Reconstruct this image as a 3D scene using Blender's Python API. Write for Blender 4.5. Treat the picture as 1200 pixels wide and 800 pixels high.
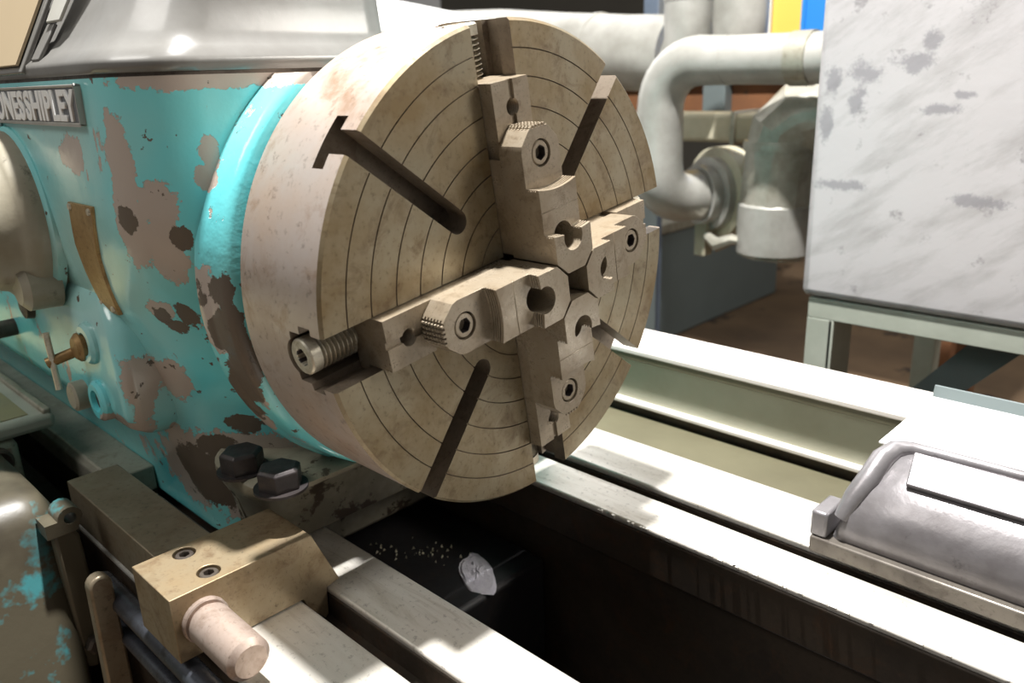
import bpy, bmesh, math, random
from mathutils import Vector, Matrix
random.seed(7)
for o in list(bpy.data.objects): bpy.data.objects.remove(o)
SC = bpy.context.scene
COL = SC.collection
S = .25                     # one modelling unit = the chuck's radius = 0.25 m
ZF = 4.4                    # spindle height above the floor, in units
def W(p): return Vector((p[0]*S, p[1]*S, (p[2]+ZF)*S))
PI = math.pi
R = math.radians

# ------------------------------------------------------------------ camera
cam = bpy.data.cameras.new('camera')
camo = bpy.data.objects.new('camera', cam); COL.objects.link(camo)
RT = Vector((0.7167881170883678, 0.6964467402754665, -0.034303544431869414))
UP = Vector((-0.1931292551645276, 0.2455598301446022, 0.9499481357521309))
FW = Vector((-0.6700118551193756, 0.6742865175717448, -0.3105186084930529))
CAM = (2.31219313, -2.41338987, 0.79101547)
m = Matrix((( RT.x, UP.x, -FW.x), (RT.y, UP.y, -FW.y), (RT.z, UP.z, -FW.z))).to_4x4()
m.translation = W(CAM)
camo.matrix_world = m
cam.sensor_width = 36; cam.lens = 36*956.489/1200
cam.clip_start = .02; cam.clip_end = 60
cam.dof.use_dof = True; cam.dof.focus_distance = .86; cam.dof.aperture_fstop = 5.0
SC.camera = camo

# ------------------------------------------------------------------ light
wd = bpy.data.worlds.new('hall_light'); SC.world = wd; wd.use_nodes = True
bg = wd.node_tree.nodes['Background']; bg.inputs[0].default_value = (1.0, .97, .92, 1); bg.inputs[1].default_value = .20
def area(name, loc, target, size, power, color=(1, 1, 1), sy=None):
    l = bpy.data.lights.new(name, 'AREA'); l.energy = power; l.color = color
    l.shape = 'RECTANGLE' if sy else 'DISK'; l.size = size
    if sy: l.size_y = sy
    o = bpy.data.objects.new(name, l); COL.objects.link(o); o.location = W(loc)
    d = (W(target)-W(loc)).normalized()
    o.rotation_euler = d.to_track_quat('-Z', 'Y').to_euler()
    return o
area('high_bay_lamp', (-.5, .22, 10.5), (0, 0, -1), .13, 315, (1, .985, .96))
area('aisle_fill', (8, 7, 7), (0, 0, 0), 1.0, 57, (1, .95, .87))  # unseen fill added to brighten the chuck face
area('front_fill', (-3.5, -8, 9), (-1, -1, 0), 1.2, 28, (1, .97, .92))  # added fill, out of view, to lift the turquoise headstock front
area('back_fill', (-14.5, 10.6, 8.3), (-.5, 0, 0), 3.0, 70, (1, .98, .97))  # added out of view to put bright reflections on the jaw tops
area('far_fill', (-2, 9.5, 11), (-1.5, 6, 0), 1.2, 22, (1, .98, .95))  # unseen fill put in for the background pipes
SC.view_settings.view_transform = 'Standard'; SC.view_settings.look = 'None'
SC.view_settings.exposure = 0.0; SC.view_settings.gamma = 1
SC.view_settings.use_curve_mapping = False

# ------------------------------------------------------------------ materials
def srgb(r, g, b):
    f = lambda c: (c/255/12.92) if c/255 <= .04045 else ((c/255+.055)/1.055)**2.4
    return (f(r), f(g), f(b), 1)
class NT:
    def __init__(s, name):
        s.m = bpy.data.materials.new(name); s.m.use_nodes = True
        s.t = s.m.node_tree; s.b = s.t.nodes['Principled BSDF']
        s.co = s.t.nodes.new('ShaderNodeTexCoord').outputs['Object']
    def n(s, typ, **kw):
        x = s.t.nodes.new(typ)
        for k, v in kw.items(): setattr(x, k, v)
        return x
    def link(s, a, b): s.t.links.new(a, b)
    def noise(s, scale, detail=4, rough=.6, stretch=None, dist=0):
        x = s.n('ShaderNodeTexNoise'); x.inputs['Scale'].default_value = scale
        x.inputs['Detail'].default_value = detail; x.inputs['Roughness'].default_value = rough
        x.inputs['Distortion'].default_value = dist
        if stretch:
            mp = s.n('ShaderNodeMapping'); mp.inputs['Scale'].default_value = stretch
            s.link(s.co, mp.inputs['Vector']); s.link(mp.outputs[0], x.inputs['Vector'])
        else: s.link(s.co, x.inputs['Vector'])
        return x.outputs['Fac']
    def ramp(s, v, a, b, c0=0., c1=1.):
        x = s.n('ShaderNodeMapRange'); x.clamp = True
        x.inputs[1].default_value = a; x.inputs[2].default_value = b
        x.inputs[3].default_value = c0; x.inputs[4].default_value = c1
        s.link(v, x.inputs[0]); return x.outputs[0]
    def math(s, op, a, b=None, c=None):
        x = s.n('ShaderNodeMath', operation=op)
        for i, v in enumerate((a, b, c)):
            if v is None: continue
            if isinstance(v, (int, float)): x.inputs[i].default_value = v
            else: s.link(v, x.inputs[i])
        return x.outputs[0]
    def mix(s, f, a, b):
        x = s.n('ShaderNodeMix', data_type='RGBA')
        if isinstance(f, (int, float)): x.inputs[0].default_value = f
        else: s.link(f, x.inputs[0])
        for i, v in ((6, a), (7, b)):
            if isinstance(v, tuple): x.inputs[i].default_value = v
            else: s.link(v, x.inputs[i])
        return x.outputs[2]
    def blobs(s, pts, amp=.5, nz=None):
        """greatest of 1-|p-c|/r over the given spots (units, world), its outline broken by noise"""
        out = None
        for (x, y, z, rx, ry, rz) in pts:
            a = s.n('ShaderNodeVectorMath', operation='SUBTRACT'); s.link(s.co, a.inputs[0]); a.inputs[1].default_value = W((x, y, z))
            d = s.n('ShaderNodeVectorMath', operation='DIVIDE'); s.link(a.outputs[0], d.inputs[0]); d.inputs[1].default_value = (rx*S, ry*S, rz*S)
            l = s.n('ShaderNodeVectorMath', operation='LENGTH'); s.link(d.outputs[0], l.inputs[0])
            v = s.math('SUBTRACT', 1., l.outputs['Value'])
            out = v if out is None else s.math('MAXIMUM', out, v)
        if nz is None: nz = s.noise(38, 4, .6)
        return s.math('ADD', out, s.math('MULTIPLY', s.math('SUBTRACT', nz, .5), amp*2))
    def set(s, **kw):
        for k, v in kw.items():
            i = s.b.inputs[k.replace('_', ' ')]
            if isinstance(v, (int, float, tuple)): i.default_value = v
            else: s.link(v, i)
    def bump(s, h, strength=.3, dist=.002):
        x = s.n('ShaderNodeBump'); x.inputs['Strength'].default_value = strength; x.inputs['Distance'].default_value = dist
        s.link(h, x.inputs['Height']); s.link(x.outputs[0], s.b.inputs['Normal'])

def worn_metal(name, c0, c1, c2, metallic=.75, r0=.32, r1=.55, scale=14, bump=.12, stretch=None):
    t = NT(name)
    a = t.ramp(t.noise(scale, 5, .65, stretch), .38, .64)
    b = t.ramp(t.noise(scale*2.6, 5, .7, stretch, .6), .52, .72)
    f = t.noise(scale*16, 3, .7)
    c = t.mix(t.math('MULTIPLY', b, .8), t.mix(a, c0, c1), c2)
    c = t.mix(t.ramp(f, .58, .74, 0, .5), c, srgb(60, 50, 40))
    t.set(Base_Color=c, Metallic=metallic, Roughness=t.ramp(t.math('ADD', a, t.math('MULTIPLY', f, .6)), .2, 1.3, r0, r1))
    t.bump(f, bump, .0008)
    return t.m
def painted(name, c0, c1, chip, rough=.4, scale=10, cut=.68, bump=.2, metallic=0, cut2=None):
    t = NT(name)
    a = t.ramp(t.noise(scale, 5, .65), .35, .68)
    k = t.ramp(t.noise(scale*2.7, 6, .7), cut, (cut2 or cut+.03))
    t.set(Base_Color=t.mix(k, t.mix(a, c0, c1), chip), Roughness=rough, Metallic=metallic)
    t.bump(t.noise(scale*9, 3, .6), bump, .001)
    return t.m
def plain(name, c, rough=.5, metallic=0., nscale=30, var=.18):
    t = NT(name); d = tuple(x*(1-var) for x in c[:3])+(1,)
    t.set(Base_Color=t.mix(t.noise(nscale, 4), d, c), Roughness=rough, Metallic=metallic)
    return t.m

M = {}
M['face'] = worn_metal('turned_steel_face', srgb(148, 138, 116), srgb(124, 106, 76), srgb(98, 78, 56), .5, .32, .54, 10)
M['rim'] = worn_metal('turned_steel_rim', srgb(198, 187, 180), srgb(182, 162, 146), srgb(150, 116, 86), .55, .3, .5, 6, .1)
M['jaw'] = worn_metal('ground_jaw_steel', srgb(152, 140, 122), srgb(134, 120, 100), srgb(108, 92, 72), .3, .26, .4, 20, .1)
M['dark_steel'] = worn_metal('oiled_dark_steel', srgb(92, 84, 76), srgb(70, 62, 56), srgb(56, 46, 38), .5, .35, .6, 20)
M['slot_steel'] = worn_metal('slot_wall_steel', srgb(138, 126, 112), srgb(116, 104, 90), srgb(92, 76, 60), .45, .32, .5, 16)
M['screw'] = worn_metal('screw_steel', srgb(206, 200, 184), srgb(184, 175, 155), srgb(140, 124, 98), .5, .28, .48, 24)
M['black_bolt'] = worn_metal('blackened_bolt', srgb(64, 58, 58), srgb(50, 46, 46), srgb(74, 64, 58), .45, .38, .55, 30)
M['way'] = worn_metal('ground_bed_way', srgb(222, 218, 210), srgb(205, 200, 190), srgb(178, 170, 156), .5, .3, .48, 9, .1, (.25, 2, 2))
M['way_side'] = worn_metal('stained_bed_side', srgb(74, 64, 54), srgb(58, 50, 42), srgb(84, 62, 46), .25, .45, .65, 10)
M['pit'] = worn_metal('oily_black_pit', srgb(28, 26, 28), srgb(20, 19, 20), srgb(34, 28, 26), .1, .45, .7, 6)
M['stop'] = worn_metal('browned_ground_steel', srgb(158, 143, 118), srgb(140, 121, 92), srgb(112, 88, 64), .5, .32, .52, 12)
M['stop_bar'] = worn_metal('browned_bar_steel', srgb(150, 138, 118), srgb(128, 116, 96), srgb(118, 96, 74), .5, .32, .5, 9)
M['pin'] = worn_metal('pinkish_pin_steel', srgb(180, 164, 154), srgb(162, 144, 132), srgb(136, 116, 102), .5, .32, .5, 14)
M['rod'] = worn_metal('blue_grey_rod', srgb(96, 100, 108), srgb(74, 76, 84), srgb(60, 56, 54), .7, .25, .4, 14)
M['rail'] = worn_metal('grey_rail_steel', srgb(168, 164, 150), srgb(150, 148, 134), srgb(120, 112, 92), .4, .34, .5, 10)
M['foil'] = painted('silver_lagging', srgb(176, 174, 168), srgb(146, 144, 136), srgb(120, 116, 104), .42, 7, .72, .35, .3)
M['foil_crumpled'] = painted('crumpled_foil', srgb(186, 183, 172), srgb(140, 136, 122), srgb(120, 112, 98), .34, 9, .75, .9, .35)
M['lag_cream'] = painted('cream_lagging', srgb(186, 180, 158), srgb(160, 154, 132), srgb(130, 120, 96), .6, 6, .75)
M['grey_paint'] = painted('grey_green_paint', srgb(168, 172, 160), srgb(150, 154, 142), srgb(120, 112, 92), .5, 7, .74)
M['guard_web'] = painted('olive_grey_paint', srgb(172, 172, 154), srgb(156, 154, 134), srgb(140, 128, 92), .5, 5, .76)
M['guard_top'] = painted('pale_flange_paint', srgb(232, 226, 220), srgb(218, 210, 202), srgb(190, 176, 160), .45, 5, .76)
M['olive'] = painted('olive_drip_tray', srgb(98, 94, 74), srgb(84, 80, 62), srgb(64, 58, 42), .5, 5, .74)
M['plate_white'] = painted('bright_cover_sheet', srgb(238, 238, 236), srgb(228, 227, 224), srgb(190, 188, 180), .35, 4, .8, .08)
M['slide'] = painted('worn_silver_casting', srgb(140, 137, 139), srgb(108, 104, 105), srgb(74, 69, 69), .34, 9, .64, .4, .5, .76)
M['slide_dark'] = worn_metal('wiper_strip_steel', srgb(112, 106, 98), srgb(88, 82, 76), srgb(70, 62, 56), .45, .35, .55, 12)
M['lid'] = painted('grey_lid_paint', srgb(122, 121, 118), srgb(108, 106, 102), srgb(84, 66, 50), .24, 8, .73, .12)
M['lid_flat'] = painted('grey_lid_recess', srgb(176, 175, 168), srgb(164, 162, 154), srgb(130, 118, 100), .34, 8, .75, .1)
M['hub'] = painted('grimy_cream_paint', srgb(154, 148, 132), srgb(128, 120, 102), srgb(58, 50, 36), .34, 8, .63, .25, 0, .76)
M['brass'] = worn_metal('tarnished_brass', srgb(168, 140, 96), srgb(146, 116, 74), srgb(112, 86, 54), .55, .38, .55, 14)
M['chart'] = plain('cream_chart_plate', srgb(178, 160, 130), .35, .15, 6, .12)
M['alum'] = plain('cast_name_plate', srgb(128, 130, 134), .38, .5, 40, .3)
M['blue'] = plain('blue_plastic', srgb(40, 92, 140), .35)
M['blue_sheet'] = plain('blue_sheet_steel', srgb(40, 128, 205), .5, 0, 6, .12)
M['yellow_sheet'] = plain('yellow_sheet_steel', srgb(236, 196, 92), .5, 0, 5, .18)
M['dark_post'] = plain('dark_blue_post', srgb(92, 104, 120), .5)
M['rust'] = painted('rusty_steel', srgb(128, 84, 52), srgb(100, 66, 42), srgb(84, 70, 54), .75, 5, .62)
M['pump_grey'] = plain('slate_grey_paint', srgb(108, 118, 118), .55, 0, 6, .2)
M['floor'] = painted('oil_stained_concrete', srgb(116, 94, 70), srgb(80, 64, 48), srgb(54, 44, 36), .75, 1.2, .6, .3)
M['wall'] = plain('dim_hall_wall', srgb(96, 92, 84), .8, 0, 2, .3)
M['foam'] = painted('lit_foam_white', srgb(215, 212, 220), srgb(190, 186, 198), srgb(90, 86, 90), .9, 60, .64, .8)  # light patch in the gap, put into a white foam colour
M['swarf'] = plain('glint_white_swarf', srgb(240, 234, 205), .3, .2)  # glint of the chips put into a near-white base colour
M['tray_yellow'] = painted('oily_yellow_panel', srgb(140, 132, 92), srgb(126, 120, 94), srgb(120, 116, 102), .4, 9, .66)

def teal_paint():
    t = NT('peeling_teal_paint')
    nz = t.noise(34, 7, .72)
    big = t.noise(5, 3, .5)
    teal = t.mix(t.ramp(big, .35, .65), srgb(100, 206, 214), srgb(128, 204, 202))
    haze = t.ramp(t.blobs([(-1.6, -1.25, .1, .8, .5, .5), (-1.9, -1.15, -.2, .9, .4, .35), (-1.5, -1.2, .62, .7, .3, .3), (-1.45, -1.05, -.55, .3, .3, .35)], .35, nz=t.noise(7, 3)), -.1, .7, 0, .7)  # pale reflected haze put into the paint colour on the front
    teal = t.mix(haze, teal, srgb(170, 200, 194))
    # pinkish grey primer where the top coat has flaked
    primer = t.math('MAXIMUM', t.ramp(t.noise(15, 7, .72, (1, 1, .5)), .615, .625),
      t.ramp(t.blobs([(-1.404, -1.21, .543, .15, .12, .085), (-.98, -1.19, .50, .07, .1, .24), (-1.0, -1.18, .25, .11, .1, .19), (-.87, -1.11, .36, .10, .09, .1), (-.91, -1.09, .19, .1, .09, .2),
        (-.75, -.93, .54, .05, .05, .08), (-.75, -.96, .46, .05, .05, .05), (-.75, -.9, .82, .4, .35, .05), (-.7, -.55, .82, .3, .3, .05), (-.74, -1.04, -.03, .12, .08, .17), (-.72, -1.03, -.17, .12, .09, .08),
        (-.9, -1.05, -.25, .12, .07, .07), (-1.13, -1.07, -.12, .08, .08, .07), (-1.31, -1.0, -.5, .12, .1, .14), (-1.40, -.94, -1.02, .4, .3, .26), (-1.1, -.75, -.92, .4, .25, .16),
        (-1.38, -1.12, -.5, .09, .1, .17), (-1.5, -1.2, -.75, .25, .15, .09), (-.78, -.9, -.62, .1, .1, .1)], .95, nz=nz), .10, .12))
    c = t.mix(primer, teal, srgb(176, 163, 152))
    # bare brown casting
    bare = t.ramp(t.blobs([(-1.01, -1.19, .3, .06, .06, .06), (-.83, -1.06, .217, .05, .05, .065), (-1.14, -1.07, -.16, .06, .05, .08), (-1.09, -1.04, -.2, .09, .06, .05), (-1.02, -1.01, -.14, .08, .06, .08),
        (-.77, -1.08, .0, .08, .05, .09), (-.64, -1.03, .03, .1, .055, .09), (-.62, -1.02, -.07, .1, .06, .08), (-.70, -1.026, -.16, .09, .045, .09), (-.61, -.99, -.2, .12, .045, .13), (-.62, -.975, -.31, .14, .07, .13),
        (-.7, -.955, -.43, .14, .065, .13), (-.78, -.92, -.55, .14, .06, .1), (-1.1, -.79, -.74, .12, .08, .07), (-1.38, -.93, -1.0, .16, .12, .16), (-1.25, -.87, -.87, .17, .1, .07), (-1.33, -.9, -1.1, .2, .12, .14)], .95, nz=nz), .12, .14)
    specks = t.ramp(t.noise(58, 4, .6), .675, .685)
    bare = t.math('MAXIMUM', bare, specks)
    c = t.mix(bare, c, srgb(92, 80, 68))
    h = t.math('SUBTRACT', 1., t.math('ADD', t.math('MULTIPLY', primer, .5), t.math('MULTIPLY', bare, .5)))
    h = t.math('ADD', h, t.math('MULTIPLY', t.noise(22, 4, .6), .6))
    t.set(Base_Color=c, Roughness=t.ramp(bare, 0, 1, .2, .5)); t.b.inputs['Coat Weight'].default_value = .3; t.b.inputs['Coat Roughness'].default_value = .12
    t.bump(h, .7, .0028)
    return t.m
M['teal'] = teal_paint()
def grimy_teal():
    t = NT('grimy_teal_casting'); nz = t.noise(9, 5, .65)
    k = t.ramp(nz, .57, .63)
    c = t.mix(k, srgb(80, 74, 60), srgb(66, 130, 134))
    c = t.mix(t.ramp(t.noise(6, 4, .6, None), .5, .7), c, srgb(50, 44, 34))
    t.set(Base_Color=c, Roughness=.42); t.bump(t.noise(30, 4), .3, .0015)
    return t.m
M['grimy_teal'] = grimy_teal()
def foot_paint():
    t = NT('oily_grey_foot')
    a = t.ramp(t.noise(7, 5, .65), .4, .62)
    k = t.ramp(t.noise(16, 6, .7), .57, .6)
    c = t.mix(k, t.mix(a, srgb(158, 151, 132), srgb(116, 110, 95)), srgb(70, 58, 46))
    t.set(Base_Color=c, Roughness=.42); t.bump(t.noise(24, 4), .3, .0015); return t.m
M['foot'] = foot_paint()
def tank_paint():
    t = NT('scuffed_silver_tank')
    m0 = t.n('ShaderNodeMapping'); m0.inputs['Rotation'].default_value = (0, R(34), 0); t.link(t.co, m0.inputs[0])
    mp = t.n('ShaderNodeMapping'); mp.inputs['Scale'].default_value = (1.1, 1, 4.2); t.link(m0.outputs[0], mp.inputs[0])
    x = t.n('ShaderNodeTexNoise'); x.inputs['Scale'].default_value = 5.5; x.inputs['Detail'].default_value = 7; x.inputs['Roughness'].default_value = .68
    t.link(mp.outputs[0], x.inputs['Vector'])
    a = t.ramp(x.outputs['Fac'], .48, .68)
    sp = t.ramp(t.noise(17, 5, .7), .6, .68)
    c = t.mix(t.math('MULTIPLY', a, .6), srgb(180, 177, 178), srgb(144, 141, 140))
    c = t.mix(t.math('MULTIPLY', sp, .55), c, srgb(106, 102, 104))
    dk = t.ramp(t.blobs([(-.05, 3.5, .72, .16, .5, .12), (-.1, 3.5, .55, .1, .5, .14), (.27, 3.5, .78, .18, .5, .09), (.36, 3.5, .9, .09, .5, .12), (.45, 3.5, .48, .2, .5, .05), (.6, 3.5, .57, .1, .5, .04), (-.28, 3.5, .66, .08, .5, .16), (-.3, 3.5, .35, .06, .5, .2), (.75, 3.5, -.1, .25, .5, .06), (-.15, 3.5, -.05, .25, .5, .06)], 1.5, nz=t.noise(30, 8, .8)), .18, .55, 0, .6)
    c = t.mix(dk, c, srgb(112, 110, 116))
    t.set(Base_Color=c, Roughness=.4, Metallic=.15); t.bump(t.noise(14, 5, .65), .35, .003); return t.m
M['tank'] = tank_paint()

# ------------------------------------------------------------------ mesh helpers
class MB:
    def __init__(s): s.v = []; s.f = []
    def add(s, vs, fs):
        o = len(s.v); s.v += [tuple(p) for p in vs]; s.f += [tuple(i+o for i in f) for f in fs]; return s
    def box(s, x0, x1, y0, y1, z0, z1):
        return s.add([(x0,y0,z0),(x1,y0,z0),(x1,y1,z0),(x0,y1,z0),(x0,y0,z1),(x1,y0,z1),(x1,y1,z1),(x0,y1,z1)],
                     [(3,2,1,0),(4,5,6,7),(0,1,5,4),(1,2,6,5),(2,3,7,6),(3,0,4,7)])
    def prism(s, poly, fn, a0, a1):
        """poly: 2-D outline; fn(p, a) -> 3-D point"""
        n = len(poly)
        vs = [fn(p, a0) for p in poly]+[fn(p, a1) for p in poly]
        return s.add(vs, [tuple(range(n))[::-1], tuple(range(n, 2*n))]+[(i, (i+1) % n, n+(i+1) % n, n+i) for i in range(n)])
    def yz(s, poly, x0, x1): return s.prism(poly, lambda p, a: (a, p[0], p[1]), x0, x1)
    def loft(s, rings, cap=True, closed=True):
        n = len(rings[0]); vs = [p for r in rings for p in r]; fs = []
        for k in range(len(rings)-1):
            for i in range(n if closed else n-1):
                j = (i+1) % n
                fs.append((k*n+i, k*n+j, (k+1)*n+j, (k+1)*n+i))
        if cap: fs += [tuple(range(n))[::-1], tuple(range((len(rings)-1)*n, len(rings)*n))]
        return s.add(vs, fs)
    def lathe(s, prof, o, ax, n=32, cap=True, ring=False):
        """prof: (distance along axis, radius)"""
        ax = Vector(ax).normalized(); u = ax.orthogonal().normalized()
        if abs(ax.x) > .99: u = Vector((0, 1, 0))
        w = ax.cross(u); o = Vector(o); rings = []
        for (d, r) in prof:
            rings.append([tuple(o+ax*d+(u*math.cos(2*PI*i/n)+w*math.sin(2*PI*i/n))*r) for i in range(n)])
        if ring: rings.append(rings[0])
        return s.loft(rings, cap and not ring)
    def cyl(s, p0, p1, r, n=24, r1=None):
        a = Vector(p1)-Vector(p0)
        return s.lathe([(0, r), (a.length, r if r1 is None else r1)], p0, a, n)
    def tube(s, pts, r, n=16):
        rings = []; P = [Vector(p) for p in pts]; u = None
        for i, p in enumerate(P):
            t = ((P[min(i+1, len(P)-1)]-p).normalized()+(p-P[max(i-1, 0)]).normalized()).normalized()
            if u is None: u = t.orthogonal().normalized()
            u = (u-t*u.dot(t)).normalized(); w = t.cross(u)
            rr = r[i] if isinstance(r, (list, tuple)) else r
            rings.append([tuple(p+(u*math.cos(2*PI*k/n)+w*math.sin(2*PI*k/n))*rr) for k in range(n)])
        return s.loft(rings)
    def mesh(s, name, local=False, smooth=True, angle=32):
        me = bpy.data.meshes.new(name)
        me.from_pydata([(Vector(p)*S if local else W(p)) for p in s.v], [], s.f)
        bm = bmesh.new(); bm.from_mesh(me)
        bmesh.ops.remove_doubles(bm, verts=bm.verts, dist=1e-6)
        bmesh.ops.recalc_face_normals(bm, faces=bm.faces)
        bm.to_mesh(me); bm.free()
        return finish(me, smooth, angle)
def finish(me, smooth=True, angle=32):
    if smooth:
        me.polygons.foreach_set('use_smooth', [True]*len(me.polygons))
        me.set_sharp_from_angle(angle=R(angle))
    return me
def link(name, me, mat, parent=None, bevel=0, segs=2):
    o = bpy.data.objects.new(name, me); COL.objects.link(o)
    if mat is not None and not me.materials: me.materials.append(M[mat] if isinstance(mat, str) else mat)
    if parent is not None:
        o.parent = parent
        if parent.type == 'EMPTY': o.location = -parent.location
    if bevel:
        b = o.modifiers.new('edge', 'BEVEL'); b.width = bevel*S; b.segments = segs; b.limit_method = 'ANGLE'; b.angle_limit = R(35); b.harden_normals = False
    return o
def part(name, mb, mat, parent=None, bevel=0, segs=2, angle=32, smooth=True):
    return link(name, mb.mesh(name, False, smooth, angle), mat, parent, bevel, segs)
def thing(name, base, label, cat, group=None):
    o = bpy.data.objects.new(name, None); COL.objects.link(o); o.location = W(base); o.empty_display_size = .05
    o['label'] = label; o['category'] = cat
    if group: o['group'] = group
    return o
def boolean(base, cutters, local=False, op='DIFFERENCE'):
    """exact boolean of MB solids -> mesh datablock"""
    ob = bpy.data.objects.new('tmp', base.mesh('tmp', local, False) if isinstance(base, MB) else base); COL.objects.link(ob); tmp = []
    for c in cutters:
        k, oo = (c if isinstance(c, tuple) else (c, op))
        co = bpy.data.objects.new('cut', k.mesh('cut', local, False) if isinstance(k, MB) else k); COL.objects.link(co); tmp.append(co)
        b = ob.modifiers.new('b', 'BOOLEAN'); b.object = co; b.operation = oo; b.solver = 'EXACT'
    bpy.context.view_layer.update()
    me = bpy.data.meshes.new_from_object(ob.evaluated_get(bpy.context.evaluated_depsgraph_get()))
    for t in tmp+[ob]: bpy.data.objects.remove(t)
    return me
def lerp(a, b, t): return a+(b-a)*t
def rrect(x0, x1, y0, y1, r, n=6):
    """outline with corner radii r = one value or four: (x1,y0) (x1,y1) (x0,y1) (x0,y0)"""
    if not isinstance(r, (tuple, list)): r = (r,)*4
    out = []
    for (cx, cy, a0, q) in ((x1, y0, -90, r[0]), (x1, y1, 0, r[1]), (x0, y1, 90, r[2]), (x0, y0, 180, r[3])):
        sx = -1 if cx == x1 else 1; sy = 1 if cy == y0 else -1
        for k in range(n+1):
            a = R(a0+90*k/n); out.append((cx+sx*q+q*math.cos(a), cy+sy*q+q*math.sin(a)))
    return out
def socket_head(o, ax, r, hexr, depth, height, bev=.004, n=24):
    """a cap screw's head: o = centre of its top, ax = outward; hexagon socket sunk into it"""
    mb = MB(); ax = Vector(ax).normalized(); u = ax.orthogonal().normalized()
    if abs(ax.x) > .99: u = Vector((0, 1, 0))
    w = ax.cross(u); o = Vector(o)
    def hexp(i):
        a = 2*PI*i/n+.2; k = (a % (PI/3))-PI/6; return hexr*math.cos(PI/6)/math.cos(k), a
    def ring(d, rr): return [tuple(o+ax*d+(u*math.cos(2*PI*i/n+.2)+w*math.sin(2*PI*i/n+.2))*rr) for i in range(n)]
    def hring(d, sc=1): return [tuple(o+ax*d+(u*math.cos(hexp(i)[1])+w*math.sin(hexp(i)[1]))*hexp(i)[0]*sc) for i in range(n)]
    mb.loft([ring(-height, r), ring(-bev, r), ring(0, r-bev), hring(0, 1.06), hring(-.003), hring(-depth)])
    return mb

# ================================================================== the hall
def setting(name, mb, mat):
    o = part(name, mb, mat); o['kind'] = 'structure'; return o
setting('floor', MB().box(-30, 14, -12, 26, -ZF-.2, -ZF), 'floor')
setting('wall_back', MB().box(-30, 14, 26, 26.4, -ZF, 14), 'wall')

# ================================================================== lathe bed
bed = thing('lathe_bed', (0, 0, -ZF), 'long machine bed with bright ground ways and a black open gap under the chuck', 'machine bed')
def flat(name, y0, y1, z0, z1, x0, x1, mat, bevel=.012): return part(name, MB().box(x0, x1, y0, y1, z0, z1), mat, bed, bevel)
X0, X1 = -6, 5.5
flat('near_flat_way', -.80, -.51, -1.385, -1.35, X0, X1, 'way')
flat('near_outer_way', -1.36, -.93, -1.385, -1.352, -2.0, X1, 'way')
flat('near_way_groove', -.935, -.795, -1.62, -1.50, X0, X1, 'way_side', .004)
flat('rear_flat_way', .53, .795, -1.385, -1.35, X0, X1, 'way')
flat('rear_outer_way', .89, 1.30, -1.385, -1.345, X0, X1, 'way')
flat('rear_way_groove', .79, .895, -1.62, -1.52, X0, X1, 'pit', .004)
for nm, a, b, c in (('near_way_rib', -.797, -.513, X0), ('near_way_rib', -1.355, -.935, -2.0),  ('rear_way_rib', .533, .792, X0), ('rear_way_rib', .895, 1.30, X0)): flat(nm, a, b, -1.62, -1.385, c, X1, 'way_side')
flat('near_bed_wall', -1.34, -.55, -3.4, -1.62, X0, X1, 'way_side')
flat('rear_bed_wall', .57, 1.30, -3.4, -1.62, X0, X1, 'way_side')
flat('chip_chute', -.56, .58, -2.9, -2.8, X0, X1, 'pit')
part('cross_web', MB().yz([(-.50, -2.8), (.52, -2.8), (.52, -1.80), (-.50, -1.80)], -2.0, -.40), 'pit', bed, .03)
part('bed_plinth', MB().box(X0, X1, -1.3, 1.3, -ZF, -3.4), 'grey_paint', bed, .03)
# nicked inner edge of the rear way
nk = MB()
for i in range(26):
    x = random.uniform(-.1, 1.9); w = random.uniform(.008, .03)
    nk.box(x, x+w, .519+random.uniform(0, .006), .534, -1.362-random.uniform(0, .01), -1.352)
o = part('chipped_edge', nk, 'way', bed); o['kind'] = 'stuff'

# light patch modelled as white foam, and near-white swarf, lying in the gap
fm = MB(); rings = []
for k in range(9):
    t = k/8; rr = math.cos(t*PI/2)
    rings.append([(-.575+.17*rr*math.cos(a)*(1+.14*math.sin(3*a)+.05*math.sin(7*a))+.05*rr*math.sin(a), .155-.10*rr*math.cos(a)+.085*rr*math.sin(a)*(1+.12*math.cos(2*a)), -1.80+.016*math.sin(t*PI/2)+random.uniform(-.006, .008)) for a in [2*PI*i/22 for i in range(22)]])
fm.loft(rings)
foam = part('lit_foam_patch', fm, 'foam'); foam['label'] = 'small patch of foam, its white standing for light falling into the black gap below the chuck'; foam['category'] = 'foam'
sw = MB()
for i in range(46):
    t_ = random.random(); x = lerp(-1.20, -.80, t_)+random.gauss(0, .06); y = lerp(-.10, .22, t_)+random.gauss(0, .05)
    if not -.45 < y < .48: continue
    r = random.uniform(.004, .011); a = random.uniform(0, PI); z = -1.797+r
    sw.add([(x-r*math.cos(a), y-r*math.sin(a), z-r), (x+r*math.cos(a), y+r*math.sin(a), z-r*.4), (x-r*math.sin(a), y+r*math.cos(a), z-r*.8), (x, y, z+r)], [(0, 1, 2), (0, 1, 3), (1, 2, 3), (2, 0, 3)])
swf = part('metal_swarf', sw, 'swarf'); swf['label'] = 'scattered metal chips coloured near white for their glint lying in the black gap behind the chuck'; swf['category'] = 'swarf'; swf['kind'] = 'stuff'

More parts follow.
